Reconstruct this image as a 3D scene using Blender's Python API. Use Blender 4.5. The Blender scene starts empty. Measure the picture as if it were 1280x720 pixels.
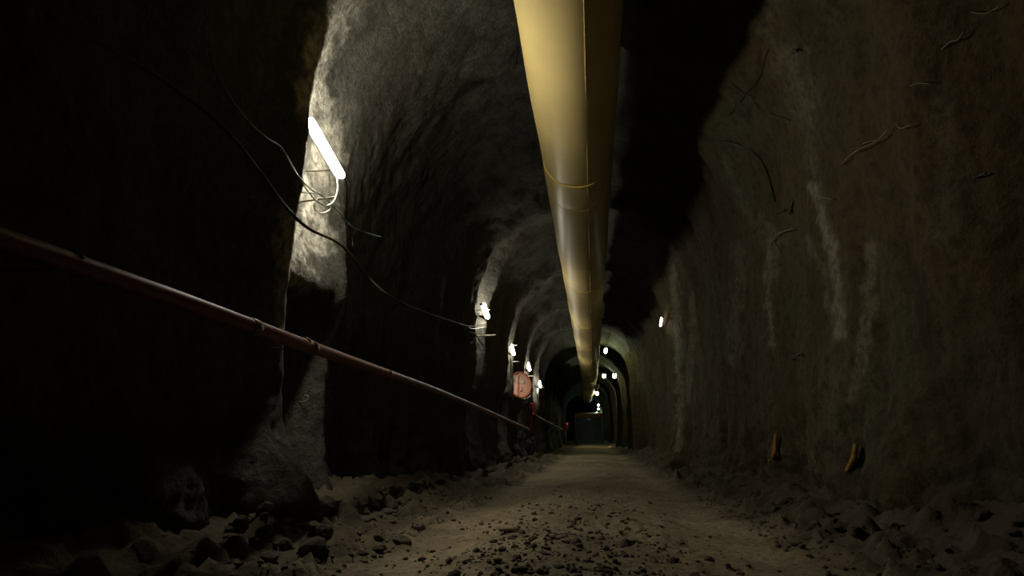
import bpy, math, random
import numpy as np
from mathutils import Vector, Matrix, noise
from mathutils.bvhtree import BVHTree

random.seed(7)
S = bpy.context.scene
COL = S.collection
PI = math.pi

# ------------------------------------------------------------------ camera
F = 820.0
CAM = Vector((0.0, 0.0, 0.65))
PITCH, YAW = math.radians(13.51), math.radians(6.9)
cam = bpy.data.cameras.new('camera')
cam.lens = 36.0 * F / 1280.0
cam.sensor_width = 36.0
cam.clip_start = 0.02
cam.clip_end = 400
camo = bpy.data.objects.new('camera', cam)
COL.objects.link(camo)
camo.location = CAM
camo.rotation_euler = (PI / 2 + PITCH, 0, YAW)
S.camera = camo
RM = camo.rotation_euler.to_matrix()


def ray(px, py):
    return (RM @ Vector(((px - 640) / F, (360 - py) / F, -1.0))).normalized()


def at_x(px, py, X):
    r = ray(px, py)
    return CAM + r * (X / r.x)


def at_y(px, py, Y):
    r = ray(px, py)
    return CAM + r * (Y / r.y)


def project(P):
    """numpy (n,3) -> pixel coordinates, used to lay out stains and painted lamplight on the walls"""
    M = np.array(RM.transposed())
    q = (P - np.array(CAM)) @ M.T
    z = np.where(-q[:, 2] < 0.05, 0.05, -q[:, 2])
    return 640 + F * q[:, 0] / z, 360 - F * q[:, 1] / z, -q[:, 2] > 0.05


# ------------------------------------------------------------------ materials
def new_mat(name):
    m = bpy.data.materials.new(name)
    m.use_nodes = True
    nt = m.node_tree
    return m, nt, nt.nodes['Principled BSDF']


def N(nt, t, **kw):
    n = nt.nodes.new(t)
    for k, v in kw.items():
        setattr(n, k, v)
    return n


def ramp(nt, fac, stops):
    r = N(nt, 'ShaderNodeValToRGB')
    el = r.color_ramp.elements
    while len(el) < len(stops):
        el.new(0.5)
    for e, (p, c) in zip(el, stops):
        e.position = p
        e.color = (c[0], c[1], c[2], 1) if isinstance(c, tuple) else (c, c, c, 1)
    nt.links.new(fac, r.inputs[0])
    return r.outputs[0]


def nz(nt, vec, scale, detail=6, rough=0.6, dist=0.0):
    n = N(nt, 'ShaderNodeTexNoise')
    n.inputs['Scale'].default_value = scale
    n.inputs['Detail'].default_value = detail
    n.inputs['Roughness'].default_value = rough
    n.inputs['Distortion'].default_value = dist
    nt.links.new(vec, n.inputs['Vector'])
    return n.outputs[0]


def mixc(nt, fac, a, b):
    m = N(nt, 'ShaderNodeMix', data_type='RGBA')
    for s, v in ((0, fac), (6, a), (7, b)):
        if isinstance(v, (int, float)):
            m.inputs[s].default_value = v
        elif isinstance(v, tuple):
            m.inputs[s].default_value = (*v, 1)
        else:
            nt.links.new(v, m.inputs[s])
    return m.outputs[2]


def math_n(nt, op, a, b=0.5):
    m = N(nt, 'ShaderNodeMath', operation=op)
    for i, v in enumerate((a, b)):
        if isinstance(v, (int, float)):
            m.inputs[i].default_value = v
        else:
            nt.links.new(v, m.inputs[i])
    return m.outputs[0]


def rock_mat(name, c_dark, c_mid, c_light, lime, bump=0.03):
    m, nt, b = new_mat(name)
    g = N(nt, 'ShaderNodeNewGeometry').outputs['Position']
    mp = N(nt, 'ShaderNodeMapping')
    mp.inputs['Scale'].default_value = (1.0, 1.0, 0.22)
    nt.links.new(g, mp.inputs[0])
    big = nz(nt, g, 0.55, 5, 0.6, 0.4)
    streak = nz(nt, mp.outputs[0], 2.4, 5, 0.6, 0.5)
    fine = nz(nt, g, 14, 7, 0.7)
    col = mixc(nt, ramp(nt, big, [(0.36, 0.0), (0.64, 1.0)]), c_mid, c_light)
    col = mixc(nt, ramp(nt, streak, [(0.40, 0.0), (0.70, 0.75)]), col, c_dark)
    at = N(nt, 'ShaderNodeVertexColor', layer_name='stain_light')
    sp = N(nt, 'ShaderNodeSeparateColor')
    nt.links.new(at.outputs[0], sp.inputs[0])
    col = mixc(nt, math_n(nt, 'MULTIPLY', sp.outputs[0], ramp(nt, fine, [(0.3, 0.35), (0.65, 1.0)])), col, lime)  # first channel: lime runs and painted lamplight share this pale tone
    col = mixc(nt, sp.outputs[1], col, (0.012, 0.011, 0.009))
    pit = ramp(nt, fine, [(0.36, 0.55), (0.56, 1.0)])
    mul = N(nt, 'ShaderNodeMix', data_type='RGBA', blend_type='MULTIPLY')
    mul.inputs[0].default_value = 1.0
    nt.links.new(col, mul.inputs[6])
    nt.links.new(pit, mul.inputs[7])
    nt.links.new(mul.outputs[2], b.inputs['Base Color'])
    b.inputs['Roughness'].default_value = 0.85
    b.inputs['Specular IOR Level'].default_value = 0.25
    f2 = nz(nt, g, 30, 8, 0.72)
    h = math_n(nt, 'ADD', math_n(nt, 'MULTIPLY', f2, 0.6), math_n(nt, 'MULTIPLY', nz(nt, g, 7, 6, 0.65), 1.3))
    bp = N(nt, 'ShaderNodeBump')
    bp.inputs['Strength'].default_value = 0.85
    bp.inputs['Distance'].default_value = bump
    nt.links.new(h, bp.inputs['Height'])
    nt.links.new(bp.outputs[0], b.inputs['Normal'])
    return m


def plain(name, c, rough=0.6, metal=0.0, var=0.25, scale=12.0, spec=0.4, bump=0.0):
    m, nt, b = new_mat(name)
    g = N(nt, 'ShaderNodeTexCoord').outputs['Object']
    n = nz(nt, g, scale, 5, 0.6)
    d = tuple(v * (1 - var) for v in c)
    l = tuple(min(1, v * (1 + var)) for v in c)
    nt.links.new(ramp(nt, n, [(0.35, d), (0.65, l)]), b.inputs['Base Color'])
    b.inputs['Roughness'].default_value = rough
    b.inputs['Metallic'].default_value = metal
    b.inputs['Specular IOR Level'].default_value = spec
    if bump:
        bp = N(nt, 'ShaderNodeBump')
        bp.inputs['Distance'].default_value = bump
        nt.links.new(nz(nt, g, scale * 3, 5, 0.65), bp.inputs['Height'])
        nt.links.new(bp.outputs[0], b.inputs['Normal'])
    return m


def glow(name, c, s):
    m, nt, b = new_mat(name)
    b.inputs['Base Color'].default_value = (0.8, 0.8, 0.75, 1)
    b.inputs['Emission Color'].default_value = (*c, 1)
    b.inputs['Emission Strength'].default_value = s
    return m


M_LEFT = rock_mat('shotcrete_left', (0.028, 0.025, 0.019), (0.070, 0.062, 0.048), (0.085, 0.083, 0.068), (0.40, 0.375, 0.31), 0.042)  # last colour is the painted lamplight around the near lamp
M_RIGHT = rock_mat('shotcrete_right', (0.050, 0.033, 0.012), (0.095, 0.063, 0.024), (0.074, 0.068, 0.036), (0.28, 0.27, 0.18), 0.035)
M_CEIL = rock_mat('shotcrete_ceiling', (0.032, 0.029, 0.023), (0.090, 0.082, 0.064), (0.118, 0.118, 0.098), (0.20, 0.20, 0.16), 0.055)


def dirt_mat():
    m, nt, b = new_mat('packed_dirt')
    g = N(nt, 'ShaderNodeNewGeometry').outputs['Position']
    big = nz(nt, g, 0.9, 5, 0.6, 0.3)
    fine = nz(nt, g, 22, 8, 0.7)
    col = mixc(nt, ramp(nt, big, [(0.35, 0.0), (0.65, 1.0)]), (0.27, 0.213, 0.128), (0.43, 0.352, 0.222))
    # shade painted beside the dusty wheel tracks, dark stony hump between them
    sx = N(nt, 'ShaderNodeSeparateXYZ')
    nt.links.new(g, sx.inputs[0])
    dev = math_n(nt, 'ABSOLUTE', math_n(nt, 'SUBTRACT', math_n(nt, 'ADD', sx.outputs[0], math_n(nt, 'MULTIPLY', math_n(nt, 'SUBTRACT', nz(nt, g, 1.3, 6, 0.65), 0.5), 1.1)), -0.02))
    shade_and_hump = ramp(nt, math_n(nt, 'DIVIDE', dev, 3.0), [(0.36, 0.0), (0.53, 0.86)])
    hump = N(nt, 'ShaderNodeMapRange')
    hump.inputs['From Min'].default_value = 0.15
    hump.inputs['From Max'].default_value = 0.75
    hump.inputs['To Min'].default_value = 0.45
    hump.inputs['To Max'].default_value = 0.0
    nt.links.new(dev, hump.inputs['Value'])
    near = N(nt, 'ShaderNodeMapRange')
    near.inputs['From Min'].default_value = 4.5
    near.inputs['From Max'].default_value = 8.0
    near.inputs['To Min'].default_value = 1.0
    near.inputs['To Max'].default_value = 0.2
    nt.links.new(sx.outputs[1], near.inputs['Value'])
    shade_and_hump = math_n(nt, 'MAXIMUM', shade_and_hump, math_n(nt, 'MULTIPLY', hump.outputs[0], near.outputs[0]))
    col = mixc(nt, shade_and_hump, col, (0.050, 0.041, 0.026))
    col = mixc(nt, ramp(nt, fine, [(0.38, 0.65), (0.56, 0.0)]), col, (0.075, 0.060, 0.040))
    nt.links.new(col, b.inputs['Base Color'])
    b.inputs['Roughness'].default_value = 0.9
    b.inputs['Specular IOR Level'].default_value = 0.2
    bp = N(nt, 'ShaderNodeBump')
    bp.inputs['Strength'].default_value = 0.9
    bp.inputs['Distance'].default_value = 0.03
    nt.links.new(math_n(nt, 'ADD', math_n(nt, 'MULTIPLY', fine, 0.6), nz(nt, g, 6, 6, 0.65)), bp.inputs['Height'])
    nt.links.new(bp.outputs[0], b.inputs['Normal'])
    return m


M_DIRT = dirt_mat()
M_STONE = plain('rubble_stone', (0.12, 0.10, 0.068), 0.85, 0, 0.4, 9, 0.25, 0.01)
M_GRAVEL = plain('gravel_stone', (0.10, 0.083, 0.056), 0.9, 0, 0.5, 7, 0.2)
M_DUCT = plain('yellow_vinyl', (0.72, 0.565, 0.235), 0.42, 0, 0.07, 1.3, 0.5)
M_RING = plain('yellow_band', (0.86, 0.66, 0.10), 0.5, 0, 0.05, 3)
def dusty_pipe():
    m, nt, b = new_mat('dusty_red_pipe')
    gn = N(nt, 'ShaderNodeNewGeometry')
    sp = N(nt, 'ShaderNodeSeparateXYZ')
    nt.links.new(gn.outputs['Normal'], sp.inputs[0])
    n = nz(nt, gn.outputs['Position'], 9, 6, 0.65)
    f = math_n(nt, 'ADD', sp.outputs[2], math_n(nt, 'MULTIPLY', math_n(nt, 'SUBTRACT', n, 0.5), 0.9))
    red = ramp(nt, n, [(0.35, (0.11, 0.024, 0.017)), (0.65, (0.17, 0.038, 0.026))])
    nt.links.new(mixc(nt, ramp(nt, f, [(0.35, 0.0), (0.95, 0.85)]), red, (0.30, 0.25, 0.20)), b.inputs['Base Color'])
    b.inputs['Roughness'].default_value = 0.5
    return m


M_PIPE = dusty_pipe()
M_COUP = plain('coupling_metal', (0.10, 0.06, 0.05), 0.5, 0.3, 0.3, 20)
M_STEEL = plain('rusty_steel', (0.10, 0.075, 0.05), 0.6, 0.3, 0.4, 25)
M_PALEWIRE = plain('pale_wire', (0.24, 0.21, 0.125), 0.6, 0, 0.25, 25)
M_BLACK = plain('black_rubber', (0.035, 0.033, 0.028), 0.5, 0, 0.2, 20)
M_CABLE = plain('brown_cable', (0.055, 0.042, 0.022), 0.75, 0, 0.2, 20, 0.2)
M_GREEN = plain('green_cable', (0.07, 0.12, 0.065), 0.7, 0, 0.2, 20, 0.2)
M_PALECABLE = plain('pale_cable', (0.42, 0.45, 0.34), 0.5, 0, 0.15, 20)
M_TRAY = plain('grey_tray', (0.32, 0.32, 0.30), 0.5, 0, 0.1, 20)
M_CAP = plain('cap_plastic', (0.06, 0.06, 0.06), 0.5, 0, 0.1, 20)
M_ORANGE = plain('orange_enamel', (0.95, 0.50, 0.38), 0.5, 0, 0.12, 4)
M_ORDARK = plain('orange_rim', (0.62, 0.20, 0.12), 0.5, 0, 0.12, 8)
M_PALE = plain('pale_pink_paint', (0.85, 0.55, 0.45), 0.6, 0, 0.1, 8)
M_RED = plain('red_sheet', (0.10, 0.010, 0.010), 0.7, 0, 0.25, 5)
M_REDSIGN = plain('red_sign', (0.60, 0.05, 0.09), 0.5, 0, 0.1, 5)
M_SHUT = plain('blue_grey_steel', (0.44, 0.52, 0.60), 0.5, 0.2, 0.15, 2)
M_POST = plain('pinkish_post', (0.42, 0.29, 0.22), 0.7, 0, 0.2, 4)
M_DRUM = plain('ochre_drum', (0.75, 0.45, 0.22), 0.6, 0, 0.2, 4)
M_WOOD = plain('yellow_wood', (0.36, 0.20, 0.045), 0.8, 0, 0.4, 16, 0.2, 0.004)
M_PLANK = plain('weathered_board', (0.26, 0.22, 0.15), 0.85, 0, 0.3, 14, 0.2, 0.004)
LAMP_COL = (1.0, 0.94, 0.78)
M_LAMP = glow('tube_light', LAMP_COL, 95.0)
M_LAMPF = glow('far_tube_light', LAMP_COL, 46.0)
M_LAMPG = glow('greenish_tube_light', (0.86, 1.0, 0.62), 14.0)
M_LAMPT = glow('teal_tube_light', (0.62, 1.0, 0.74), 20.0)


# ------------------------------------------------------------------ mesh helpers
class MB:
    def __init__(s):
        s.v, s.f = [], []

    def add(s, vs, fs):
        o = len(s.v)
        s.v += [tuple(p) for p in vs]
        s.f += [tuple(i + o for i in f) for f in fs]
        return s

    def box(s, c, size, rot=None, bevel=0.0):
        hx, hy, hz = (a / 2 for a in size)
        R = rot or Matrix.Identity(3)
        b = min(bevel, hx * .9, hy * .9, hz * .9)
        if b <= 0:
            vs = [Vector((x, y, z)) for x in (-hx, hx) for y in (-hy, hy) for z in (-hz, hz)]
            fs = [(0, 1, 3, 2), (4, 6, 7, 5), (0, 4, 5, 1), (2, 3, 7, 6), (0, 2, 6, 4), (1, 5, 7, 3)]
            return s.add([Vector(c) + R @ p for p in vs], fs)
        import bmesh
        bm = bmesh.new()
        bmesh.ops.create_cube(bm, size=1.0)
        for v in bm.verts:
            v.co = Vector((v.co.x * size[0], v.co.y * size[1], v.co.z * size[2]))
        bmesh.ops.bevel(bm, geom=bm.edges[:], offset=b, segments=2, affect='EDGES')
        bm.verts.index_update()
        s.add([Vector(c) + R @ v.co for v in bm.verts], [[v.index for v in f.verts] for f in bm.faces])
        bm.free()
        return s

    def tube(s, pts, r, seg=8, cap=True):
        pts = [Vector(p) for p in pts]
        n = len(pts)
        rs = r if isinstance(r, (list, tuple)) else [r] * n
        t0 = (pts[1] - pts[0]).normalized()
        up = Vector((0, 0, 1)) if abs(t0.z) < 0.9 else Vector((1, 0, 0))
        a = t0.cross(up).normalized()
        vs, fs = [], []
        for i, p in enumerate(pts):
            t = (pts[min(i + 1, n - 1)] - pts[max(i - 1, 0)]).normalized()
            a = (a - t * a.dot(t)).normalized()
            b = t.cross(a)
            for k in range(seg):
                w = 2 * PI * k / seg
                vs.append(p + (a * math.cos(w) + b * math.sin(w)) * rs[i])
        for i in range(n - 1):
            for k in range(seg):
                k2 = (k + 1) % seg
                fs.append((i * seg + k, i * seg + k2, (i + 1) * seg + k2, (i + 1) * seg + k))
        if cap:
            fs.append(tuple(range(seg - 1, -1, -1)))
            fs.append(tuple((n - 1) * seg + k for k in range(seg)))
        return s.add(vs, fs)

    def build(s, name, mat, parent=None, smooth=True, base=None):
        me = bpy.data.meshes.new(name)
        if base is None and parent is None and s.v:
            xs = np.array(s.v)
            base = Vector(((xs[:, 0].min() + xs[:, 0].max()) / 2, (xs[:, 1].min() + xs[:, 1].max()) / 2, xs[:, 2].min()))
        if parent is not None:
            base = parent_base(parent)
        me.from_pydata([tuple(Vector(p) - base) for p in s.v], [], s.f)
        me.materials.append(mat)
        me.polygons.foreach_set('use_smooth', [smooth] * len(me.polygons))
        me.update()
        o = bpy.data.objects.new(name, me)
        COL.objects.link(o)
        if parent is not None:
            o.parent = parent
        else:
            o.location = base
        return o


def parent_base(p):
    b = Vector((0, 0, 0))
    while p is not None:
        b += p.location
        p = p.parent
    return b


def tag(o, label=None, cat=None, group=None, kind=None):
    if label:
        o['label'] = label
    if cat:
        o['category'] = cat
    if group:
        o['group'] = group
    if kind:
        o['kind'] = kind
    return o


def thing(name, loc, label, cat, group=None):
    o = bpy.data.objects.new(name, None)
    o.empty_display_size = 0.1
    COL.objects.link(o)
    o.location = loc
    return tag(o, label, cat, group)


def spline(pts, n=8):
    pts = [Vector(p) for p in pts]
    P = [pts[0] * 2 - pts[1]] + pts + [pts[-1] * 2 - pts[-2]]
    out = []
    for i in range(1, len(P) - 2):
        for k in range(n):
            t = k / n
            a, b, c, d = P[i - 1], P[i], P[i + 1], P[i + 2]
            out.append(0.5 * ((2 * b) + (c - a) * t + (2 * a - 5 * b + 4 * c - d) * t * t + (3 * b - a - 3 * c + d) * t ** 3))
    out.append(pts[-1])
    return out


def smooth_interp(x, xs, ys):
    xs, ys = np.array(xs, float), np.array(ys, float)
    i = np.clip(np.searchsorted(xs, x) - 1, 0, len(xs) - 2)
    t = np.clip((x - xs[i]) / (xs[i + 1] - xs[i]), 0, 1)
    t = t * t * (3 - 2 * t)
    return ys[i] * (1 - t) + ys[i + 1] * t


# ------------------------------------------------------------------ tunnel profile
LAMP_Y = [5.35, 14.4, 19.5, 24.3, 28.9]
Lx = [(-4, -2.75), (1, -2.68), (2.5, -2.62), (4.1, -2.58), (4.86, -2.365), (5.08, -2.64), (5.5, -2.76), (5.95, -2.74), (6.22, -2.66),
      (6.45, -2.54), (6.85, -2.76), (7.5, -2.92), (9.0, -2.95), (10.8, -2.85), (11.8, -2.72)]
for L in LAMP_Y[1:]:
    Lx += [(L - 0.75, -2.47), (L - 0.45, -2.58), (L + 0.1, -2.60), (L + 0.55, -2.36), (L + 1.0, -2.66), (L + 2.2, -2.80), (L + 3.0, -2.76)]
Lx = [p for p in Lx if p[0] < 31] + [(31.4, -2.62), (32.0, -2.72), (32.25, -2.35), (32.9, -2.35), (33.3, -2.75)]
Rx = [(-4, 3.6), (1, 3.5), (2.6, 3.1), (3.6, 2.5), (4.4, 2.2), (5.3, 2.14), (6.5, 2.08), (8.2, 2.02), (8.9, 2.16), (11, 2.22), (14, 2.18), (15.6, 2.05),
      (16.9, 1.90), (17.4, 1.96), (17.9, 2.35), (20, 2.45), (24, 2.38), (26, 2.45), (30, 2.42), (31.7, 2.3), (32.25, 1.9), (32.9, 1.92), (33.3, 2.4)]
d = 38.0
k = 0
while d < 100:
    Lx += [(d - 0.9, -2.7), (d - 0.4, -2.3), (d + 0.4, -2.3), (d + 0.9, -2.7)]
    Rx += [(d - 0.9, 2.42), (d - 0.4, 1.92), (d + 0.4, 1.95), (d + 0.9, 2.42)]
    d += 5.5 + (k % 3)
    k += 1
Lx.append((112, -2.6))
Rx.append((112, 2.5))
SPRING = 3.35
Lup = [(-4, -2.75), (1, -2.68), (3.0, -2.6), (4.2, -2.55), (4.9, -2.365), (5.2, -2.64), (5.7, -2.76), (6.5, -2.74), (7.5, -2.82), (9.0, -2.88), (10.5, -2.82), (11.8, -2.72)]
Lup += [p for p in Lx if p[0] > 12]


def bend(y):
    return np.where(y > 30, -0.55 * ((y - 30) / 38.0) ** 2, 0.0)


def floor_base(y):
    return smooth_interp(y, [-6, 2, 12, 33, 44, 66, 120], [0, 0, 0.02, 0.22, 0.42, 0.86, 2.3])


def build_shell():
    ys = np.concatenate([np.arange(-3.5, 2.0, 0.07), np.arange(2.0, 10.0, 0.03), np.arange(10.0, 21.0, 0.06),
                         np.arange(21.0, 36.0, 0.09), np.arange(36.0, 111.0, 0.25)])
    h = np.arange(-0.5, SPRING - 0.001, 0.04)
    na = 170
    ang = np.linspace(0, PI, na)
    nw = len(h)
    prof = [('L', z) for z in h] + [('A', a) for a in ang] + [('R', z) for z in h[::-1]]
    npf = len(prof)
    wl = smooth_interp(ys, *zip(*Lx))
    wr = smooth_interp(ys, *zip(*Rx))
    wu = smooth_interp(ys, *zip(*Lup))
    bx = bend(ys)
    fb = floor_base(ys)
    # rings that stand proud of the vault
    crown = 5.95 - 0.0 * ys
    ringb = np.zeros_like(ys)
    for c, w, a in [(-1.2, 0.8, 0.16), (13.6, 0.45, 0.24), (18.7, 0.45, 0.34), (23.5, 0.45, 0.34), (28.1, 0.45, 0.3), (32.55, 0.6, 0.55)]:
        ringb += a * np.exp(-((ys - c) / w) ** 4)
    dd = 38.0
    kk = 0
    while dd < 100:
        ringb += 0.42 * np.exp(-((ys - dd) / 0.7) ** 4)
        dd += 5.5 + (kk % 3)
        kk += 1
    P = np.zeros((len(ys), npf, 3))
    Nn = np.zeros((len(ys), npf, 3))
    for j, (kind, v) in enumerate(prof):
        if kind == 'L':
            f = 0.12 * max(0, (0.5 - v)) ** 2
            k = min(1, max(0, (v - 2.7) / 0.65))
            k = k * k * (3 - 2 * k) * 0.55
            P[:, j, 0] = wl * (1 - k) + wu * k + bx - 0.05 * math.sin(v * 1.1)
            t = min(1, max(0, (2.2 - v) / 0.6))
            lip = math.exp(-((v - 2.25) / 0.3) ** 2) * 0.09
            P[:, j, 0] += (lip - 0.42 * t * t * (3 - 2 * t)) * smooth_interp(ys, [-4, 5.06, 5.35, 6.15, 6.6, 120], [0, 0, 1, 1, 0.25, 0])
            t = min(1, max(0, (1.15 - v) / 0.9))
            P[:, j, 0] += 0.34 * t * t * smooth_interp(ys, [-4, 4.1, 4.85, 5.0, 5.3, 120], [0.1, 0.1, 1, 1, 0.2, 0.2])
            P[:, j, 2] = v + fb
            Nn[:, j, 0] = 1
        elif kind == 'R':
            P[:, j, 0] = wr + bx + 0.06 * math.sin(v * 1.0)
            P[:, j, 2] = v + fb
            Nn[:, j, 0] = -1
        else:
            ca, sa = math.cos(v), math.sin(v)
            # left wall's features fade towards the crown
            keep = 0.30 + 0.70 * abs(ca) ** 0.6
            k = 0.55 + 0.45 * min(1, v / 0.3)
            wm = wl * (1 - k) + wu * k
            side = np.where(ca > 0, wm - 0.05 * math.sin(SPRING * 1.1), -(wr + 0.06 * math.sin(SPRING)))
            basew = np.where(ca > 0, -2.65, -2.2)
            w = basew + (side - basew) * (keep if abs(ca) < 0.999 else 1)
            P[:, j, 0] = w * ca * 1.0 + bx - (0.0 if ca > 0 else 0.0)
            rise = (crown - ringb - SPRING) * (abs(sa) ** 0.92)
            P[:, j, 2] = SPRING + fb + rise
            Nn[:, j, 0] = ca
            Nn[:, j, 2] = -sa * 0.9
            # facet of rock on the right haunch that ends abruptly
            if ca < -0.12 and ca > -0.98:
                b = smooth_interp(ys + 2.2 * (sa - 0.75), [-4, 3.5, 6.5, 8.25, 8.55, 112], [0.05, 0.1, 0.26, 0.30, 0.0, 0.0])
                wgt = math.sin(PI * min(1, max(0, (-ca - 0.12) / 0.86))) ** 0.5
                P[:, j, 0] += Nn[:, j, 0] * b * wgt
                P[:, j, 2] += Nn[:, j, 2] * b * wgt
    P[:, :, 1] = ys[:, None]
    # roughness of the sprayed rock
    flat = P.reshape(-1, 3)
    disp = np.zeros(len(flat))
    for i, (x, y, z) in enumerate(flat):
        q = Vector((x * 1.0, y * 0.8, z * 0.55))
        a = noise.noise(q * 0.8 + Vector((3.1, 0, 7))) * 0.14
        if y < 40:
            r = noise.noise(q * 2.3) 
            a += r * 0.075 + noise.fractal(Vector((x, y, z)) * 4.5, 0.8, 2.1, 4) * 0.030
        if x > 0.3 and y < 31:
            a += (noise.noise(Vector((y * 1.25, z * 0.22, 5.0))) * 0.10 + noise.noise(Vector((y * 3.1, z * 0.4, 8.0))) * 0.035) * min(1, (x - 0.3) / 0.8)
        if y < 12 and x < 0:
            a += noise.fractal(Vector((x, y, z)) * 11.0, 0.7, 2.0, 3) * 0.016
        disp[i] = a
    D = disp.reshape(len(ys), npf)
    # rocky lumps at the feet of the walls
    amp = np.ones(npf)
    for j, (kind, v) in enumerate(prof):
        if kind in 'LR':
            amp[j] = 1.0 + 1.3 * max(0, 1 - abs(v - 0.2) / 0.9)
    calm = 1 - 0.62 * np.exp(-((ys - 5.6) / 1.5) ** 4)
    D = D * amp[None, :]
    Dl = D * calm[:, None]
    half = npf // 2
    D = np.concatenate([Dl[:, :half], D[:, half:]], axis=1)
    # ridges and runs on the right wall
    P += Nn * D[:, :, None]
    jl = nw + int(na * 0.23)
    jr = nw + int(na * 0.80)
    cuts = {'wall_left': (0, jl + 1, M_LEFT), 'ceiling': (jl, jr + 1, M_CEIL), 'wall_right': (jr, npf, M_RIGHT)}
    out = {}
    allv, allf = [], []
    for name, (a, b, mat) in cuts.items():
        sub = P[:, a:b]
        nr, nc = sub.shape[:2]
        vs = sub.reshape(-1, 3)
        idx = np.arange(nr * nc).reshape(nr, nc)
        q = np.stack([idx[:-1, :-1], idx[:-1, 1:], idx[1:, 1:], idx[1:, :-1]], -1).reshape(-1, 4)
        me = bpy.data.meshes.new(name)
        me.vertices.add(len(vs))
        me.vertices.foreach_set('co', vs.astype(np.float32).ravel())
        me.loops.add(len(q) * 4)
        me.loops.foreach_set('vertex_index', q.ravel().astype(np.int32))
        me.polygons.add(len(q))
        me.polygons.foreach_set('loop_start', np.arange(0, len(q) * 4, 4, dtype=np.int32))
        me.polygons.foreach_set('use_smooth', np.ones(len(q), dtype=bool))
        me.update(calc_edges=True)
        me.validate()
        me.materials.append(mat)
        o = bpy.data.objects.new(name, me)
        COL.objects.link(o)
        o['kind'] = 'structure'
        stain_light(o, vs)
        out[name] = o
        allf.append(BVHTree.FromPolygons([tuple(p) for p in vs], [tuple(f) for f in q]))
    return out, allf


# marks on the walls: lime runs, painted lamplight on the left, dark patches, each a polyline (pixel points of the photograph, half width, strength)
LIME = [
    ([(1018, 235), (1028, 270), (1040, 310), (1046, 360), (1050, 420)], 9, 0.8),
    ([(1008, 300), (1030, 340), (1040, 400)], 7, 0.35),
    ([(1092, 305), (1088, 350), (1082, 420), (1065, 500)], 10, 0.45),
    ([(922, 315), (925, 350), (918, 400), (916, 450)], 11, 0.38),
    ([(962, 300), (960, 370), (966, 430)], 5, 0.55),
    ([(838, 310), (846, 400), (850, 480), (848, 560)], 6, 0.7),
    ([(866, 370), (864, 430), (860, 500)], 5, 0.4),
    ([(950, 270), (975, 300), (968, 340)], 8, 0.3),
    ([(985, 70), (1000, 100), (1005, 140)], 20, 0.28),
    ([(960, 0), (955, 40), (970, 60)], 14, 0.2),
    ([(905, 200), (930, 260), (955, 300)], 7, 0.25),
    ([(1060, 480), (1030, 540), (1000, 570)], 40, 0.16),
    ([(1180, 120), (1190, 200), (1180, 300)], 18, 0.16),
    ([(1000, 110), (1010, 160), (1015, 210)], 9, 0.22),
]
LAMPLIGHT_L = [  # lamplight painted into the rock colour of the strip around the near lamp
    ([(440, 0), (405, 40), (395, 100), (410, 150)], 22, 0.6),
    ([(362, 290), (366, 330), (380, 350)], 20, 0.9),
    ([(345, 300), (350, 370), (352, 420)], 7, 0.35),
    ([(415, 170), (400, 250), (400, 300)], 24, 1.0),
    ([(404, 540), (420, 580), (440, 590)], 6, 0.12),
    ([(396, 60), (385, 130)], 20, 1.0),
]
DARK_PATCHES = [
    ([(420, 78), (412, 100), (418, 118)], 7, 0.9),
    ([(425, 130), (430, 165)], 4, 0.6),
    ([(500, 205), (520, 190), (545, 170), (560, 130), (590, 105), (615, 100)], 5, 0.7),
    ([(455, 10), (470, 30), (450, 45)], 7, 0.5),
    ([(520, 20), (528, 45), (534, 65)], 4, 0.5),
    ([(372, 330), (382, 345), (396, 360)], 7, 0.6),
    ([(400, 360), (410, 400)], 11, 0.5),
    ([(410, 262), (420, 275)], 9, 0.5),
    ([(1180, 600), (1215, 590), (1240, 560)], 10, 0.6),
    ([(1145, 340), (1160, 400), (1150, 440)], 8, 0.4),
    ([(955, 25), (945, 110), (935, 150)], 3, 0.5),
    ([(1000, 15), (985, 50)], 8, 0.3),
]


def stain_light(o, vs):
    n = len(vs)
    colr = np.zeros((n, 4), np.float32)
    colr[:, 3] = 1
    px, py, ok = project(vs)
    sel = ok & (vs[:, 1] > 1.2) & (vs[:, 1] < 20) & (px > -50) & (px < 1330) & (py > -60) & (py < 760)
    ii = np.nonzero(sel)[0]
    wob = np.array([noise.noise(Vector(vs[i]) * 6.0) + 0.6 * noise.noise(Vector(vs[i]) * 15.0) for i in ii])
    for ch, lst, sd in ((0, LIME, 1), (0, LAMPLIGHT_L, -1), (1, DARK_PATCHES, 0)):
        for pts, hw, st in lst:
            if sd and sd * (1 if o.name == 'wall_right' else -1) < 0 and o.name != 'ceiling':
                continue
            x, y = px[ii], py[ii]
            best = np.full(len(ii), 1e9)
            for (x0, y0), (x1, y1) in zip(pts, pts[1:]):
                dx, dy = x1 - x0, y1 - y0
                t = np.clip(((x - x0) * dx + (y - y0) * dy) / (dx * dx + dy * dy), 0, 1)
                best = np.minimum(best, np.hypot(x - x0 - t * dx, y - y0 - t * dy))
            m = np.clip(1.25 - best / hw + wob * 0.9, 0, 1)
            m = m * m * (3 - 2 * m) * st
            colr[ii, ch] = np.maximum(colr[ii, ch], m)
    a = o.data.color_attributes.new('stain_light', 'FLOAT_COLOR', 'POINT')
    a.data.foreach_set('color', colr.ravel())


SHELL, TREES = build_shell()


def hit(px, py, default_y=6.0):
    r = ray(px, py)
    best = None
    for t in TREES:
        loc, nrm, idx, dist = t.ray_cast(CAM, r)
        if loc is not None and (best is None or dist < best[2]):
            if nrm.dot(r) > 0:
                nrm = -nrm
            best = (loc, nrm, dist)
    return best or (at_y(px, py, default_y), Vector((0, -1, 0)), 0)


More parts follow.
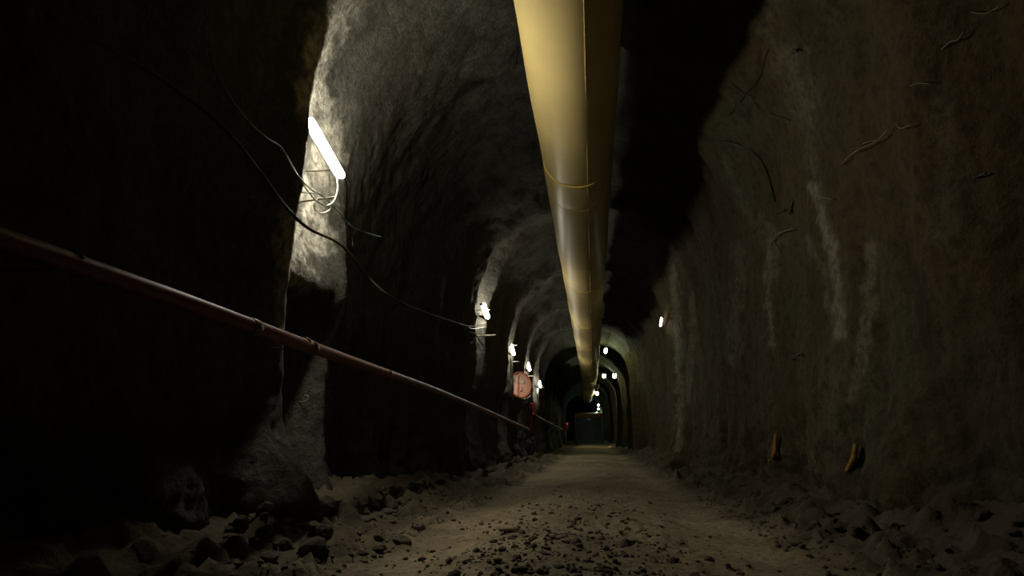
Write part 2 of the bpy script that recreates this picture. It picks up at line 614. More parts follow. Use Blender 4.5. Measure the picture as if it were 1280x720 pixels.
def cast(p, dirv):
    best = None
    for t in TREES:
        loc, nrm, idx, dist = t.ray_cast(Vector(p), Vector(dirv))
        if loc is not None and (best is None or dist < best[1]):
            best = (loc, dist)
    return best[0] if best else None


# ------------------------------------------------------------------ floor
def floor_h(x, y):
    x = np.asarray(x, float)
    y = np.asarray(y, float)
    xc = x - bend(y)
    z = floor_base(y)
    z = z + 0.055 * np.exp(-((xc + 0.15) / 0.55) ** 2) * np.exp(-(y / 16) ** 4)          # heap between wheel tracks
    z = z - 0.05 * np.exp(-((xc - 1.0) / 0.42) ** 2) - 0.05 * np.exp(-((xc + 1.15) / 0.40) ** 2)  # wheel tracks
    z = z + 0.15 * np.clip((-1.45 - xc) / 0.8, 0, 1.3) ** 1.5 * np.exp(-((y - 5.8) / 4.5) ** 4)
    z = z + 0.22 * np.clip((xc - 1.40) / 0.8, 0, 1.3) ** 1.4
    und = smooth_interp(y, [0, 8, 10, 30, 34, 120], [0, 0, 1, 1, 0.3, 0.3])
    z = z + und * 0.06 * np.sin(y * 1.45 + xc * 0.5)
    return z


def build_floor():
    ys = np.concatenate([np.arange(-3.5, 1.5, 0.1), np.arange(1.5, 7.0, 0.028), np.arange(7.0, 14.0, 0.06), np.arange(14.0, 40.0, 0.15), np.arange(40.0, 111.0, 0.4)])
    xs = np.arange(-3.4, 3.2, 0.035)
    Y, X = np.meshgrid(ys, xs, indexing='ij')
    X = X + bend(Y)
    Z = floor_h(X, Y)
    vs = np.stack([X, Y, Z], -1).reshape(-1, 3)
    nzv = np.zeros(len(vs))
    for i, (x, y, z) in enumerate(vs):
        xc = x
        if y < 40:
            track = min(1.0, 0.25 + abs(abs(xc + 0.08) - 1.07) * 2.2) if y < 20 else 1
            a = noise.noise(Vector((x * 1.1, y * 0.9, 0))) * 0.05
            b = noise.fractal(Vector((x, y, 3.0)) * 4.5, 0.8, 2.1, 4)
            nzv[i] = a + b * 0.026 * track
            if y < 8:
                c = noise.noise(Vector((x * 16, y * 16, 9)))
                nzv[i] += max(0, c - 0.1) * 0.035 * track
            if xc < -1.4 or xc > 1.5:
                nzv[i] += max(0, noise.fractal(Vector((x, y, 5.0)) * 3.2, 0.6, 2.1, 6)) * 0.13
    vs[:, 2] += nzv
    nr, nc = X.shape
    idx = np.arange(nr * nc).reshape(nr, nc)
    q = np.stack([idx[:-1, :-1], idx[:-1, 1:], idx[1:, 1:], idx[1:, :-1]], -1).reshape(-1, 4)
    me = bpy.data.meshes.new('floor')
    me.from_pydata(vs.tolist(), [], q.tolist())
    me.polygons.foreach_set('use_smooth', np.ones(len(q), dtype=bool))
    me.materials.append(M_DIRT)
    o = bpy.data.objects.new('floor', me)
    COL.objects.link(o)
    o['kind'] = 'structure'
    return o, BVHTree.FromPolygons(vs.tolist(), q.tolist())


FLOOR, FTREE = build_floor()


def ground(x, y):
    loc, *_ = FTREE.ray_cast(Vector((x, y, 3.0)), Vector((0, 0, -1)))
    return loc.z if loc else float(floor_h(x, y))


def floor_hit(px, py):
    loc, *_ = FTREE.ray_cast(CAM, ray(px, py))
    return loc


# ------------------------------------------------------------------ stones
import bmesh


def ico(sub):
    bm = bmesh.new()
    bmesh.ops.create_icosphere(bm, subdivisions=sub, radius=1.0)
    bm.verts.index_update()
    v = [x.co.copy() for x in bm.verts]
    f = [tuple(w.index for w in x.verts) for x in bm.faces]
    bm.free()
    return v, f


IV1, IF1 = ico(1)
IV2, IF2 = ico(2)


def stone_verts(IV, seed, flat=0.65):
    o = Vector((seed * 3.7, seed * 1.3, seed * 0.7))
    sx, sy, sz = 1, random.uniform(0.6, 0.95), random.uniform(0.45, 0.8) * flat / 0.65
    out = []
    for v in IV:
        k = 1 + 0.42 * noise.noise(v * 1.1 + o) + 0.22 * noise.noise(v * 2.6 + o)
        out.append(Vector((v.x * sx * k, v.y * sy * k, v.z * sz * k)))
    return out


# shared stone shapes
STONES = []
for s in range(9):
    me = bpy.data.meshes.new('rock')
    me.from_pydata([tuple(v) for v in stone_verts(IV2, s + 1)], [], IF2)
    me.materials.append(M_STONE)
    me.update()
    STONES.append(me)


def inside(x, y):
    """keep things off the rock faces"""
    l = cast((0, y, 0.3 + float(floor_base(np.array(y)))), (-1, 0, 0))
    r = cast((0, y, 0.3 + float(floor_base(np.array(y)))), (1, 0, 0))
    return (l.x if l else -2.0), (r.x if r else 2.0)


def put_rock(x, y, r, label, group):
    o = bpy.data.objects.new('rock', random.choice(STONES))
    COL.objects.link(o)
    o.scale = (r, r, r)
    o.rotation_euler = (random.uniform(-.3, .3), random.uniform(-.3, .3), random.uniform(0, 6.28))
    o.location = (x, y, ground(x, y) + r * 0.22)
    return tag(o, label, 'rock', group)


cnt = 0
while cnt < 230:
    y = random.uniform(3.6, 9.0)
    l, r = inside(-1.8, y)
    x = max(l, -2.4) + 0.12 + abs(random.gauss(0, 0.30))
    if x > -1.3:
        continue
    put_rock(x, y, random.choice([0.02, 0.025, 0.03, 0.035, 0.045, 0.055, 0.075]) * random.uniform(0.8, 1.2),
             'broken grey brown rock lying in the rubble heap along the foot of the left wall', 'rocks in the rubble heap at left')
    cnt += 1
for k in range(46):
    y = 2.3 + abs(random.gauss(0, 1.6))
    x = random.gauss(-0.25, 0.42)
    put_rock(x, y, random.choice([0.018, 0.025, 0.03, 0.04]) * random.uniform(0.8, 1.25),
             'dark loose rock lying on the stony hump between the wheel tracks', 'rocks between the wheel tracks')
for k in range(55):
    y = random.uniform(3.0, 10.0)
    l, r = inside(1.8, y)
    x = min(r, 2.4) - 0.08 - abs(random.gauss(0, 0.28))
    if x < 1.1:
        continue
    put_rock(x, y, random.choice([0.02, 0.03, 0.04, 0.06]) * random.uniform(0.8, 1.25),
             'small pale rock lying in the dirt along the foot of the right wall', 'rocks along the right wall')

g = MB()
for k in range(3800):
    u = random.random()
    if u < 0.62:
        y = 1.7 + abs(random.gauss(0, 2.6))
        x = random.gauss(-0.2, 0.48)
    elif u < 0.80:
        y = random.uniform(2.8, 9)
        x = -1.35 - abs(random.gauss(0, 0.4))
    else:
        y = random.uniform(1.6, 9)
        x = 1.25 + abs(random.gauss(0, 0.35))
    if not -2.3 < x < 2.05 or y > 11:
        continue
    r = min(0.03, 0.005 + random.expovariate(1 / 0.0065))
    c = Vector((x, y, ground(x, y) + r * 0.25))
    R = Matrix.Rotation(random.uniform(0, 6.28), 3, 'Z')
    vs = [c + R @ (Vector((v.x, v.y * 0.8, v.z * 0.6)) * r * random.uniform(0.75, 1.25)) for v in IV1]
    g.add(vs, IF1)
o = g.build('gravel', M_GRAVEL, smooth=False)
tag(o, 'fine dark gravel scattered over the dirt floor between and beside the wheel tracks', 'gravel', kind='stuff')

# ------------------------------------------------------------------ ventilation duct
DR = 0.5
# centre line from the photograph: z above floor about 4.85
def duct_c(y):
    sag = 0.03 * math.sin(y * 0.9)
    return Vector((-0.115 + 0.1 * math.sin(y * 0.055) * 0 + (float(bend(np.array(float(y)))) * 0.9), y, 4.63 + sag * 0.4 + (float(floor_base(np.array(float(y)))) * 0.55)))


JOINTS = [4.0, 8.65, 9.6, 15.2, 20.2, 25.2, 30.2, 35.2, 41.0, 47.0, 53.0, 59.0]
duct = thing('ventilation_duct', (-0.17, 0, 4.3), 'long yellow ventilation duct hanging under the crown of the tunnel', 'duct')
yy = list(np.arange(-3.3, 64.0, 0.12))
rs = []
for y in yy:
    dj = min(abs(y - j) for j in JOINTS)
    rs.append(DR * (1 - 0.035 * math.exp(-(dj / 0.12) ** 2)) + 0.006 * math.sin(y * 2.1))
MB().tube([duct_c(y) for y in yy], rs, 56, cap=False).build('sleeve', M_DUCT, duct)
for j in JOINTS:
    a = MB()
    n, m = 56, 8
    c = duct_c(j)
    vs, fs = [], []
    for i in range(n):
        for q in range(m):
            t, u = 2 * PI * i / n, 2 * PI * q / m
            rr = DR * 0.965 + 0.014 * math.cos(u)
            vs.append(c + Vector((rr * math.cos(t), 0.016 * math.sin(u), rr * math.sin(t))))
            fs.append((i * m + q, ((i + 1) % n) * m + q, ((i + 1) % n) * m + (q + 1) % m, i * m + (q + 1) % m))
    a.add(vs, fs).build('joint_ring', M_RING, duct)
for y in [1.0, 4.0, 7.0, 9.55, 12.4, 15.2, 20.2, 25.2, 30.2, 35.2, 41, 47, 53, 59]:
    c = duct_c(y) + Vector((0, 0, DR - 0.03))
    t = cast(c + Vector((0, 0, 0.05)), (0, 0, 1))
    top = t.z + 0.03 if t else c.z + 0.6
    MB().tube([c, Vector((c.x, y, top))], 0.008, 6).build('hanger_wire', M_STEEL, duct)
# seam along the duct
MB().tube([duct_c(y) + Vector((math.sin(0.28), 0, -math.cos(0.28))) * (DR * 0.998) for y in np.arange(-3.2, 34, 0.1)], 0.004, 6).build('seam', M_DUCT, duct)

# ------------------------------------------------------------------ pipes on the left wall
def pipe(name, pts, r, label, coups, cat='pipe'):
    root = thing(name, pts[0], label, cat)
    sp = spline(pts, 10)
    MB().tube(sp, r, 16).build('pipe_body', M_PIPE, root)
    for f in coups:
        i = int(f * (len(sp) - 2))
        a, b = sp[i], sp[i + 1]
        dv = (b - a).normalized()
        MB().tube([a - dv * 0.045, a - dv * 0.04, a + dv * 0.04, a + dv * 0.045], [r * 1.02, r * 1.13, r * 1.13, r * 1.02], 16).build('coupling', M_COUP, root)
    for f in np.linspace(0.06, 0.95, 8):
        i = int(f * (len(sp) - 2))
        a = sp[i]
        w = cast(a, (-1, 0, 0))
        if w is None or a.x - w.x > 0.5:
            continue
        loop = [a + Vector((r * 1.15 * math.cos(t), 0, r * 1.15 * math.sin(t))) for t in np.linspace(0.4, 2 * PI - 2.6, 12)]
        MB().tube(loop + [Vector((w.x - 0.04, a.y, a.z - 0.02))], 0.007, 6).build('hook', M_STEEL, root)
    return root


pp = [at_x(-190, 238, -2.24), at_x(-10, 296, -2.22), at_x(215, 372, -2.18), at_x(340, 417, -2.12), at_x(440, 452, -2.18), at_x(540, 487, -2.22), at_x(600, 511, -2.25), at_x(640, 528, -2.3), at_x(661, 537, -2.3)]
pipe('water_pipe', pp, 0.047, 'long dull red pipe running low along the dark left wall', [0.36, 0.45, 0.56])
p2 = [at_x(667, 518, -2.2), at_x(680, 525.5, -2.25), at_x(694, 532.5, -2.3), at_x(706, 538, -2.35)]
pipe('water_pipe', p2, 0.05, 'short far red pipe continuing higher along left wall beyond the orange disc', [0.5])

# ------------------------------------------------------------------ lamps
def lamp(p0, p1, wallx, label, group, mat, width=0.085, nm='tube_lamp', pegs=True):
    p0, p1 = Vector(p0), Vector(p1)
    ax = (p1 - p0).normalized()
    L = (p1 - p0).length
    c = (p0 + p1) / 2
    inward = Vector((1 if wallx < c.x else -1, 0, 0)) if wallx is not None else Vector((0, 0, -1))
    n = (inward - ax * inward.dot(ax)).normalized()
    s = ax.cross(n).normalized()
    root = thing(nm, c, label, 'lamp', group)
    # rounded diffuser
    R = Matrix((s, ax, n)).transposed()
    r = width * 0.43
    tc = n * (r + 0.02)
    MB().tube([c + tc + ax * (L * v) for v in (-0.485, -0.478, -0.46, 0.46, 0.478, 0.485)], [r * 0.5, r * 0.85, r, r, r * 0.85, r * 0.5], 16).build('tube', mat, root)
    MB().box(c, (width * 0.5, L, 0.03), R, 0.006).build('housing', M_TRAY, root)
    for sg in (-1, 1):
        MB().box(c + ax * sg * (L / 2 - 0.004) + n * (r * 0.6), (width * 0.5, 0.02, r * 1.6), R, 0.005).build('end_cap', M_CAP, root)
    if pegs:
        for sg in (-0.36, 0.36):
            q = c + ax * sg * L - n * 0.015
            w = cast(q, -inward)
            if w is not None and (w - q).length < 0.9:
                MB().tube([q, w - inward * 0.04], 0.007, 6).build('bracket', M_STEEL, root)
    return root


def side_lamp(px, py, X, L, tilt, label, group, mat, width=0.085):
    p = at_x(px, py, X)
    dv = Vector((0.0, math.cos(tilt), -math.sin(tilt)))
    return lamp(p - dv * L / 2, p + dv * L / 2, X - 1 if X < 0 else X + 1, label, group, mat, width)


GL = 'tube lamps along the left wall'
a, b = at_x(378.5, 149, -2.45), at_x(421.5, 222, -2.45)
lamp(a, b, -4, 'large near tube lamp glaring on the left rock wall above looped cables', GL, M_LAMP, 0.085)
labs = ['second tube lamp along the left wall, above a pale lit strip of rock',
        'small bright left wall lamp between the second lamp and the orange disc',
        'small bright lamp on the left wall just above the orange disc',
        'small bright lamp on the left wall just beyond the orange disc, lower right']
for (px, py, X), lb in zip([(603.5, 389, -2.42), (638, 437.5, -2.41), (659, 458.5, -2.37), (673, 480, -2.33)], labs):
    side_lamp(px, py, X, 0.70, 0.25, lb, GL, M_LAMPF, 0.11)

GR = 'tube lamps along the right crown'
rl = [(757.0, 436, 32.0, 'highest of the far lamps, at the crown of the near concrete arch', M_LAMPG, 0.75, 0.16),
      (768.0, 467, 41.0, 'far lamp on the right shoulder of the second arch, right of two level lamps', M_LAMPG, 0.5, 0.26),
      (755.0, 467.5, 43.5, 'far lamp nearest the duct, left of two level lamps', M_LAMPG, 0.5, 0.24),
      (746.0, 489.5, 53.0, 'far yellowish lamp right beside the dark end of the duct', glow('yellow_tube_light', (1, 0.95, 0.6), 40.0), 0.6, 0.26),
      (747.8, 505.0, 66.5, 'highest of the three teal lamps stacked above the roller shutter', M_LAMPT, 0.4, 0.19),
      (748.0, 510.0, 74.0, 'middle of the three teal lamps stacked above the roller shutter', M_LAMPT, 0.4, 0.19),
      (746.0, 515.0, 82.0, 'lowest of the three teal lamps stacked above the roller shutter', M_LAMPT, 0.4, 0.19)]
for px, py, Y, lb, mt, L, w in rl:
    p = at_y(px, py, Y)
    t = cast(p, (0.35, 0, 1))
    lamp(p + Vector((0, -L / 2, 0.03)), p + Vector((0, L / 2, -0.03)), None, lb, GR, mt, w, pegs=False)
    o = bpy.data.objects
    root = [x for x in COL.objects if x.name.startswith('tube_lamp') and x.get('label') == lb][0]
    if t is not None:
        for s in (-0.25, 0.25):
            q = p + Vector((0, s * L, 0.0))
            tt = cast(q, (0.35, 0, 1)) or t
            MB().tube([q, tt + (tt - q).normalized() * 0.04], 0.008, 6).build('bracket', M_STEEL, root)

# lamp and pink plate seen at the edge of the right wall
def beside_wall(px, py, gap):
    best = None
    for Y in np.arange(13.0, 17.6, 0.05):
        p = at_y(px, py, float(Y))
        h = hit(px, py)
        w = cast(p, (1, 0, 0))
        if w is None or (h[2] and h[2] < (p - CAM).length):
            continue
        g = w.x - p.x
        if g > gap and (best is None or g < best[0]):
            best = (g, p)
    return best[1] if best else at_y(px, py, 16.5)


p = beside_wall(828.5, 401, 0.11)
w = cast(p, (1, 0, 0))
lamp(p + Vector((0, -0.18, 0.05)), p + Vector((0, 0.18, -0.10)), 9, 'lone small lamp on the right wall beside a pinkish plate', 'lamp on the right wall', glow('dim_tube_light', (0.9, 0.95, 0.7), 5.0), 0.06)

# ------------------------------------------------------------------ pegs, hooks
def peg(p, q, r, mat, name, label, cat, group=None, bendz=0.0):
    p, q = Vector(p), Vector(q)
    m = (p + q) / 2 + Vector((0, 0, bendz))
    o = MB().tube(spline([p, m, q], 6), r, 8).build(name, mat)
    return tag(o, label, cat, group)


GP = 'steel pegs in the left wall'
q = at_x(382, 181, -2.43)
peg((q.x - 0.40, q.y + 0.02, q.z - 0.03), q, 0.012, M_STEEL, 'steel_peg', 'dark steel peg behind the upper half of the large near lamp', 'peg', GP)
q = at_x(421, 246, -2.31)
peg((q.x - 0.48, q.y + 0.02, q.z - 0.035), q, 0.010, M_STEEL, 'steel_peg', 'thin steel peg just below the large near lamp, cables draped over it', 'peg', GP)
pegl = [((620, 419), 14.4, 0.42, 'pale peg sticking out below the second lamp', 'pale'),
        ((613, 387), 14.6, 0.40, 'thin peg sticking out right of the second lamp', 'dark'),
        ((647, 431), 19.5, 0.40, 'thin peg beside the top of the lamp left of the orange disc', 'dark'),
        ((650, 452), 19.3, 0.45, 'peg below the lamp left of the orange disc', 'dark'),
        ((667, 470), 24.4, 0.40, 'pale peg right of the orange disc top edge', 'pale'),
        ((680, 484.5), 29.4, 0.42, 'pale peg under the lamp beyond the orange disc', 'pale')]
for (px, py), Y, L, lb, c in pegl:
    e = at_y(px, py, Y)
    w = cast(e, (-1, 0, 0.0))
    wx = w.x - 0.05 if w is not None else e.x - L
    peg((wx, Y + 0.02, e.z - 0.01), e, 0.013, M_PALEWIRE if c == 'pale' else M_STEEL, 'steel_peg', lb, 'peg', GP)

h, nrm, _ = hit(372, 502)
P = h + Vector((0.02, 0, 0))
hk = [h + Vector((-0.05, 0.02, 0)), h + Vector((0.06, 0.0, 0)), h + Vector((0.10, -0.01, 0.012)), h + Vector((0.115, -0.01, 0.035)), h + Vector((0.10, -0.01, 0.06)), h + Vector((0.075, -0.01, 0.065))]
tag(MB().tube(spline(hk, 5), 0.006, 6).build('wire_hook', M_PALEWIRE), 'small bent wire hook low on the left wall below the red pipe', 'hook')

# ------------------------------------------------------------------ cables on the left
def cable(pts, r, mat, label, name='cable', cat='cable', group=None):
    o = MB().tube(spline([at_x(*p) for p in pts], 10), r, 8).build(name, mat)
    return tag(o, label, cat, group)


cable([(60, 20, -2.30), (140, 62, -2.30), (215, 108, -2.30), (280, 160, -2.30), (325, 215, -2.31), (355, 256, -2.33), (385, 285, -2.295), (420, 302, -2.362), (438, 318, -2.395),
       (460, 346, -2.417), (490, 372, -2.200), (525, 388, -2.250), (560, 400, -2.320), (588, 408, -2.400), (606, 404, -2.400)], 0.013, M_CABLE, 'thick brown cable swooping down past the lit rock to the second lamp')
GC = 'thin cables at the near lamp'
cable([(262, 66, -2.172), (272, 95, -2.172), (300, 140, -2.195), (330, 170, -2.228), (352, 185, -2.284), (368, 214, -2.317), (388, 236, -2.328), (405, 246, -2.328), (421, 262, -2.362), (438, 282, -2.395), (458, 291, -2.417), (476, 296, -2.200)],
      0.0065, M_GREEN, 'thin greenish cable dropping from upper left and trailing right below the near lamp', group=GC)
cable([(421, 224, -2.417), (422, 235, -2.339), (418, 250, -2.306), (408, 257, -2.317), (394, 250, -2.328), (376, 226, -2.339), (362, 200, -2.339), (352, 187, -2.317)],
      0.006, M_PALECABLE, 'pale cable looping from the lower tip of the near lamp back to the upper peg', group=GC)
cable([(356, 190, -2.289), (364, 215, -2.334), (370, 235, -2.334), (382, 241, -2.312), (396, 241, -2.289), (404, 246, -2.278)],
      0.005, M_GREEN, 'thin green slack cable hanging left of the near lamp pegs', group=GC)
cable([(398, 246, -2.351), (392, 258, -2.362), (400, 266, -2.362), (412, 262, -2.351), (414, 250, -2.328)],
      0.004, M_PALECABLE, 'small pale coil of cable under the lower peg of the near lamp', group=GC)
cable([(436, 282, -2.395), (440, 296, -2.406), (441, 308, -2.406)], 0.004, M_CABLE, 'short loose wire end dangling below the trailing green cable', name='wire', cat='wire')
cable([(584, 414, -2.42), (594, 418, -2.40), (601, 428, -2.40), (608, 440, -2.42)], 0.012, M_CABLE, 'short dark cable hanging below the second lamp')
cable([(575, 404, -2.45), (590, 411, -2.38), (608, 409, -2.36)], 0.012, M_BLACK, 'black cable tied across the pale strip of rock under the second lamp')
cable([(638, 447, -2.36), (639, 470, -2.34), (639, 488, -2.32), (641, 500, -2.32)], 0.022, M_PALECABLE, 'pale cable hanging down the wall left of the orange disc')
cable([(672, 486, -2.36), (672, 495, -2.33), (674, 506, -2.31)], 0.03, M_PALECABLE, 'pale cable hanging under the lamp beyond the orange disc')
cable([(640, 466, -2.33), (644, 468, -2.31), (648, 467, -2.30)], 0.014, M_CABLE, 'dark cable end sticking out at the top left of the orange disc')
cable([(652, 498.5, -2.2), (658, 498, -2.2), (663, 495, -2.2)], 0.014, M_PALECABLE, 'short pale cable under the lower edge of the orange disc')
w, nrm, _ = hit(641, 0)
t = MB().tube([hit(641, 6)[0] + Vector((0.03, -0.05, -0.03)), hit(641, 45)[0] + Vector((0.05, -0.07, -0.03)), hit(642, 84)[0] + Vector((0.03, -0.05, 0))], 0.005, 6).build('hanging_wire', M_BLACK)
tag(t, 'thin black wire hanging against the grey vault left of the yellow duct', 'wire')

# ------------------------------------------------------------------ wires and sticks on the right wall
def wall_strand(pts, r, mat, label, name='wire', cat='wire', off=0.02, group=None):
    P = []
    for i, (px, py) in enumerate(pts):
        h, n, _ = hit(px, py)
        P.append(h + n * (off if 0 < i else off * 0.2))
    o = MB().tube(spline(P, 6), r * (0.65 if mat is M_PALEWIRE else 0.85), 6).build(name, mat)
    return tag(o, label, cat, group)


wall_strand([(905, 176), (925, 180), (945, 192), (958, 212), (966, 236), (970, 252)], 0.012, M_BLACK, 'thick black curved wire on the upper right wall')
wall_strand([(992, 250), (990, 268)], 0.018, M_BLACK, 'short thick black peg end on the upper right wall', 'steel_peg', 'peg', 0.03)
wall_strand([(972, 266), (984, 262)], 0.010, M_BLACK, 'short black peg stub left of the thick black peg', 'steel_peg', 'peg', 0.03)
wall_strand([(910, 96), (925, 112), (938, 118), (946, 130), (955, 140)], 0.006, M_BLACK, 'thin dark wire zigzagging high on the right wall left of the black hooked stub')
wall_strand([(893, 160), (915, 140), (936, 112), (950, 96), (962, 60)], 0.005, M_BLACK, 'thin dark wire rising to the right near the roof edge')
wall_strand([(950, 140), (975, 145), (990, 150)], 0.005, M_BLACK, 'thin dark level wire end on the right wall above the thick black curved wire')
wall_strand([(991, 66), (997, 61), (1001, 62)], 0.016, M_BLACK, 'small black hooked stub high on the right wall', 'steel_peg', 'peg', 0.03)
wall_strand([(1052, 206), (1075, 190), (1100, 178), (1118, 160)], 0.007, M_PALEWIRE, 'pale twisted wire slanting up right on the right wall', off=0.04)
wall_strand([(1066, 186), (1090, 178), (1108, 174)], 0.005, M_PALEWIRE, 'pale wire strand crossing the lower end of the slanting twisted wire', off=0.03)
wall_strand([(1122, 155), (1134, 157), (1146, 157)], 0.006, M_PALEWIRE, 'short pale level wire end at the top of the slanting twisted wire', off=0.05)
wall_strand([(1178, 62), (1192, 54), (1204, 50), (1210, 42)], 0.007, M_PALEWIRE, 'pale frayed wire high on the right wall near the top right corner', off=0.04)
wall_strand([(1138, 108), (1152, 106), (1166, 106)], 0.006, M_PALEWIRE, 'pale wire tuft on the right wall below the frayed wire', off=0.03)
wall_strand([(1215, 16), (1240, 16), (1258, 6)], 0.005, M_PALEWIRE, 'thin pale wire in the top right corner of the view', off=0.04)
wall_strand([(965, 304), (978, 292), (998, 286)], 0.009, M_PALEWIRE, 'pale bent stick with a forked end on the right wall above the lime runs', 'stick', 'stick', 0.05)
wall_strand([(968, 300), (973, 307), (976, 312)], 0.008, M_PALEWIRE, 'short pale fork below the bent stick on the right wall', 'stick', 'stick', 0.05)
wall_strand([(1024, 250), (1036, 248), (1046, 251)], 0.006, M_PALEWIRE, 'short pale wire poking from the brightest lime run', off=0.04)
wall_strand([(980, 447), (992, 448), (1003, 442), (1006, 446)], 0.008, M_BLACK, 'small dark wire knot on the right wall at mid height', off=0.02)
wall_strand([(1218, 222), (1228, 220), (1238, 217)], 0.008, M_BLACK, 'small black stub on the far right of the right wall', 'steel_peg', 'peg', 0.03)

GS = 'yellowish stakes at the foot of the right wall'
for pts, lb in (([(976, 542), (973, 558), (969, 570), (963, 577)], 'yellowish wooden stake leaning at the foot of the right wall, left of two'),
                ([(1077, 556), (1073, 570), (1067, 580), (1060, 588)], 'yellowish wooden stake leaning at the foot of the right wall, right of two')):
    P = []
    for i, (px, py) in enumerate(pts):
        h, n, _ = hit(px, py)
        f = floor_hit(px, py)
        if f is not None and (f - CAM).length < (h - CAM).length:
            h, n = f, Vector((0, 0, 1))
        P.append(h + n * (0.06 - 0.016 * i))
    sp = spline(P, 6)
    rr = [0.018 + 0.008 * math.sin(PI * i / (len(sp) - 1)) for i in range(len(sp))]
    o = MB().tube(sp, rr, 7).build('wooden_stake', M_WOOD)
    tag(o, lb, 'stake', GS)

# ------------------------------------------------------------------ orange disc, plates, sheets
c = at_x(650.5, 481, -2.24)
root = thing('round_disc', c, 'orange oval disc with pale centre hung on the left wall among the small lamps', 'sign')
nrm = Vector((0.55, -0.80, 0.40)).normalized()
sx = Vector((0, 0, 1)).cross(nrm).normalized()
sz = nrm.cross(sx)
tiltm = -0.45
sx, sz = sx * math.cos(tiltm) + sz * math.sin(tiltm), sz * math.cos(tiltm) - sx * math.sin(tiltm)


def disc(rx, rz, th, off, dome, cx=0, cz=0, n=32, half=None):
    vs, fs = [], []
    rings = [(1.0, -th), (1.0, 0.0), (0.85, dome * 0.4), (0.5, dome * 0.8), (0.0001, dome)]
    for k, z in rings:
        for i in range(n):
            t = 2 * PI * i / n
            vs.append(c + sx * (cx + rx * k * math.cos(t)) + sz * (cz + rz * k * math.sin(t)) + nrm * (off + z))
    for j in range(len(rings) - 1):
        for i in range(n):
            fs.append((j * n + i, j * n + (i + 1) % n, (j + 1) * n + (i + 1) % n, (j + 1) * n + i))
    fs.append(tuple(range(n - 1, -1, -1)))
    return vs, fs


RX, RZ = 0.36, 0.46
MB().add(*disc(RX, RZ, 0.05, 0, 0.03)).build('face', M_ORANGE, root)
rim = [c + sx * (RX * math.cos(t)) + sz * (RZ * math.sin(t)) for t in np.linspace(0, 2 * PI, 41)]
MB().tube(rim, 0.032, 8).build('rim', M_ORDARK, root)
MB().add(*disc(0.23, 0.14, 0.005, 0.036, 0.006, -0.10, 0.14)).build('pale_patch', M_PALE, root)
arc = [c + sx * (0.03 + 0.05 * math.sin(t * 3)) + sz * (-0.06 - 0.20 * t) + nrm * 0.045 for t in np.linspace(0, 1, 10)]
MB().tube(arc, 0.014, 6).build('dark_stripe', M_ORDARK, root)
w = cast(c, (-1, 0, 0))
if w is not None:
    MB().tube([c - nrm * 0.02, w + Vector((-0.05, 0, 0))], 0.015, 6).build('bracket', M_STEEL, root)

# pinkish plate beside the lone lamp
p = beside_wall(832.8, 399, 0.14)
w = cast(p, (1, 0, 0))
plate = MB()
R = Matrix.Rotation(0.35, 3, 'Y')
plate.box(p, (0.13, 0.03, 0.34), R, 0.012)
pl = plate.build('reflector_plate', M_PALE)
tag(pl, 'small pinkish plate on the edge of the right wall beside the lone lamp', 'plate')
if w is not None:
    MB().tube([p, w + Vector((0.05, 0, 0))], 0.008, 6).build('bracket', M_STEEL, pl)


def sheet(name, px0, py0, px1, py1, Y, mat, label, cat, folds=3, amp=0.03, th=0.02):
    a, b = at_y(px0, py0, Y), at_y(px1, py1, Y)
    nx, nzz = 24, 14
    vs, fs = [], []
    for side in (0, 1):
        for i in range(nx + 1):
            for k in range(nzz + 1):
                u, v = i / nx, k / nzz
                x = a.x + (b.x - a.x) * u + 0.04 * math.sin(v * 5) * v
                z = a.z + (b.z - a.z) * v
                y = Y + amp * math.sin(u * folds * 2 * PI + v * 1.2) * (0.4 + v) + side * th
                vs.append((x, y, z))
    n1 = (nx + 1) * (nzz + 1)
    for i in range(nx):
        for k in range(nzz):
            q = (i * (nzz + 1) + k, (i + 1) * (nzz + 1) + k, (i + 1) * (nzz + 1) + k + 1, i * (nzz + 1) + k + 1)
            fs.append(q)
            fs.append(tuple(n1 + t for t in q[::-1]))
    ring = [i * (nzz + 1) for i in range(nx + 1)] + [nx * (nzz + 1) + k for k in range(1, nzz + 1)] + [i * (nzz + 1) + nzz for i in range(nx - 1, -1, -1)] + [k for k in range(nzz - 1, 0, -1)]
    for i in range(len(ring)):
        a0, a1 = ring[i], ring[(i + 1) % len(ring)]
        fs.append((a0, a0 + n1, a1 + n1, a1))
    o = MB().add(vs, fs).build(name, mat)
    return tag(o, label, cat)


sheet('red_tarp', 662.5, 503, 670, 545, 25.2, M_RED, 'dark red tarp hanging on the left wall below the orange disc and lamps', 'tarp', 2, 0.05)

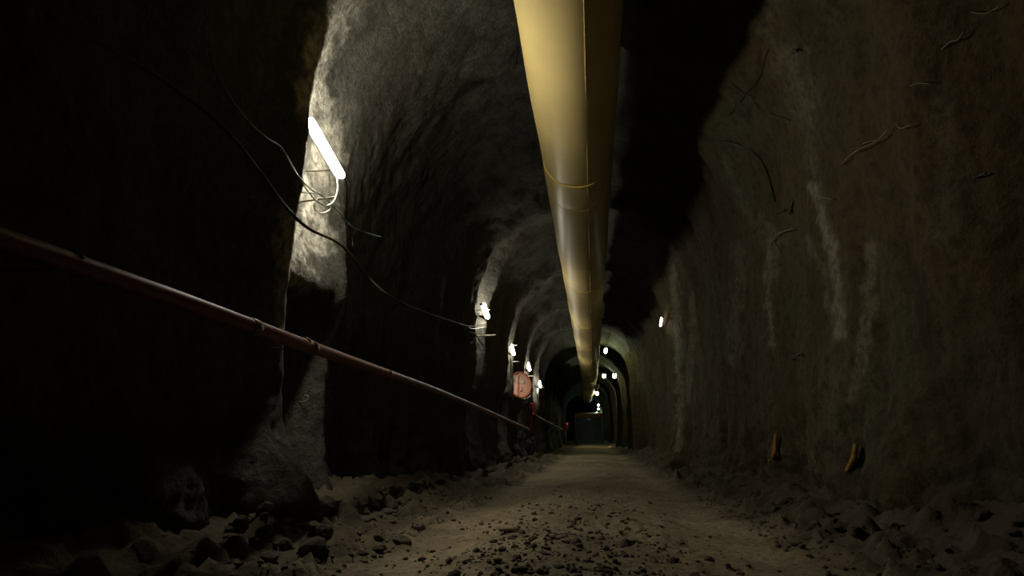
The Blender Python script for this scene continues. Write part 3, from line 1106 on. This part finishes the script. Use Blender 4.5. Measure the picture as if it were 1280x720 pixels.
# ------------------------------------------------------------------ roller shutter far down the tunnel
YS = 66.0
a, b = at_y(721, 522, YS), at_y(751.5, 522, YS)
gz = ground((a.x + b.x) / 2, YS)
root = thing('roller_shutter', ((a.x + b.x) / 2, YS, gz), 'blue grey roller shutter closing the far end of the tunnel', 'shutter')
cm = MB()
zz = gz
n = 22
hh = (a.z - gz) / n
for i in range(n):
    cm.box(((a.x + b.x) / 2, YS, gz + (i + 0.5) * hh), (b.x - a.x, 0.06, hh * 0.94), None, 0.02)
cm.build('curtain', M_SHUT, root)
for x, m in ((a.x - 0.12, M_POST), (b.x + 0.12, M_SHUT)):
    MB().box((x, YS, (gz + a.z) / 2 + 0.05), (0.26, 0.24, a.z - gz + 0.1), None, 0.03).build('guide_rail', m, root)
MB().tube([(a.x - 0.2, YS, a.z + 0.22), (a.x - 0.19, YS, a.z + 0.22), (b.x + 0.19, YS, a.z + 0.22), (b.x + 0.2, YS, a.z + 0.22)], [0.2, 0.26, 0.26, 0.2], 24).build('drum', M_DRUM, root)

# red board left of the shutter
p = at_y(707, 533, 52.0)
gp = ground(p.x, 52.0)
root = thing('red_board', (p.x, 52.0, gp), 'red board on a post standing left of the far roller shutter', 'sign')
MB().box((p.x, 52.0, p.z), (0.42, 0.05, 0.62), None, 0.02).build('panel', M_REDSIGN, root)
MB().tube([(p.x, 52.06, gp - 0.05), (p.x, 52.06, p.z + 0.3)], 0.04, 10).build('post', M_POST, root)

# flat board on the floor between the wheel tracks
f = floor_hit(636, 665)
bd = MB().box(Vector(f) + Vector((0, 0, 0.02)), (0.16, 0.07, 0.025), Matrix.Rotation(0.12, 3, 'Z') @ Matrix.Rotation(-0.12, 3, 'X'), 0.006).build('wood_offcut', M_PLANK)
tag(bd, 'flat pale wood offcut lying among the dark stones between the wheel tracks', 'board')

# ------------------------------------------------------------------ world and colour management
wld = bpy.data.worlds.new('world')
wld.use_nodes = True
wld.node_tree.nodes['Background'].inputs[0].default_value = (0, 0, 0, 1)
S.world = wld
S.view_settings.view_transform = 'Standard'
S.view_settings.look = 'None'
S.view_settings.gamma = 1.0
S.view_settings.use_curve_mapping = False
S.view_settings.exposure = 1.3
S.cycles.use_denoising = True
S.cycles.max_bounces = 6
S.cycles.diffuse_bounces = 1
S.cycles.sample_clamp_indirect = 4.0
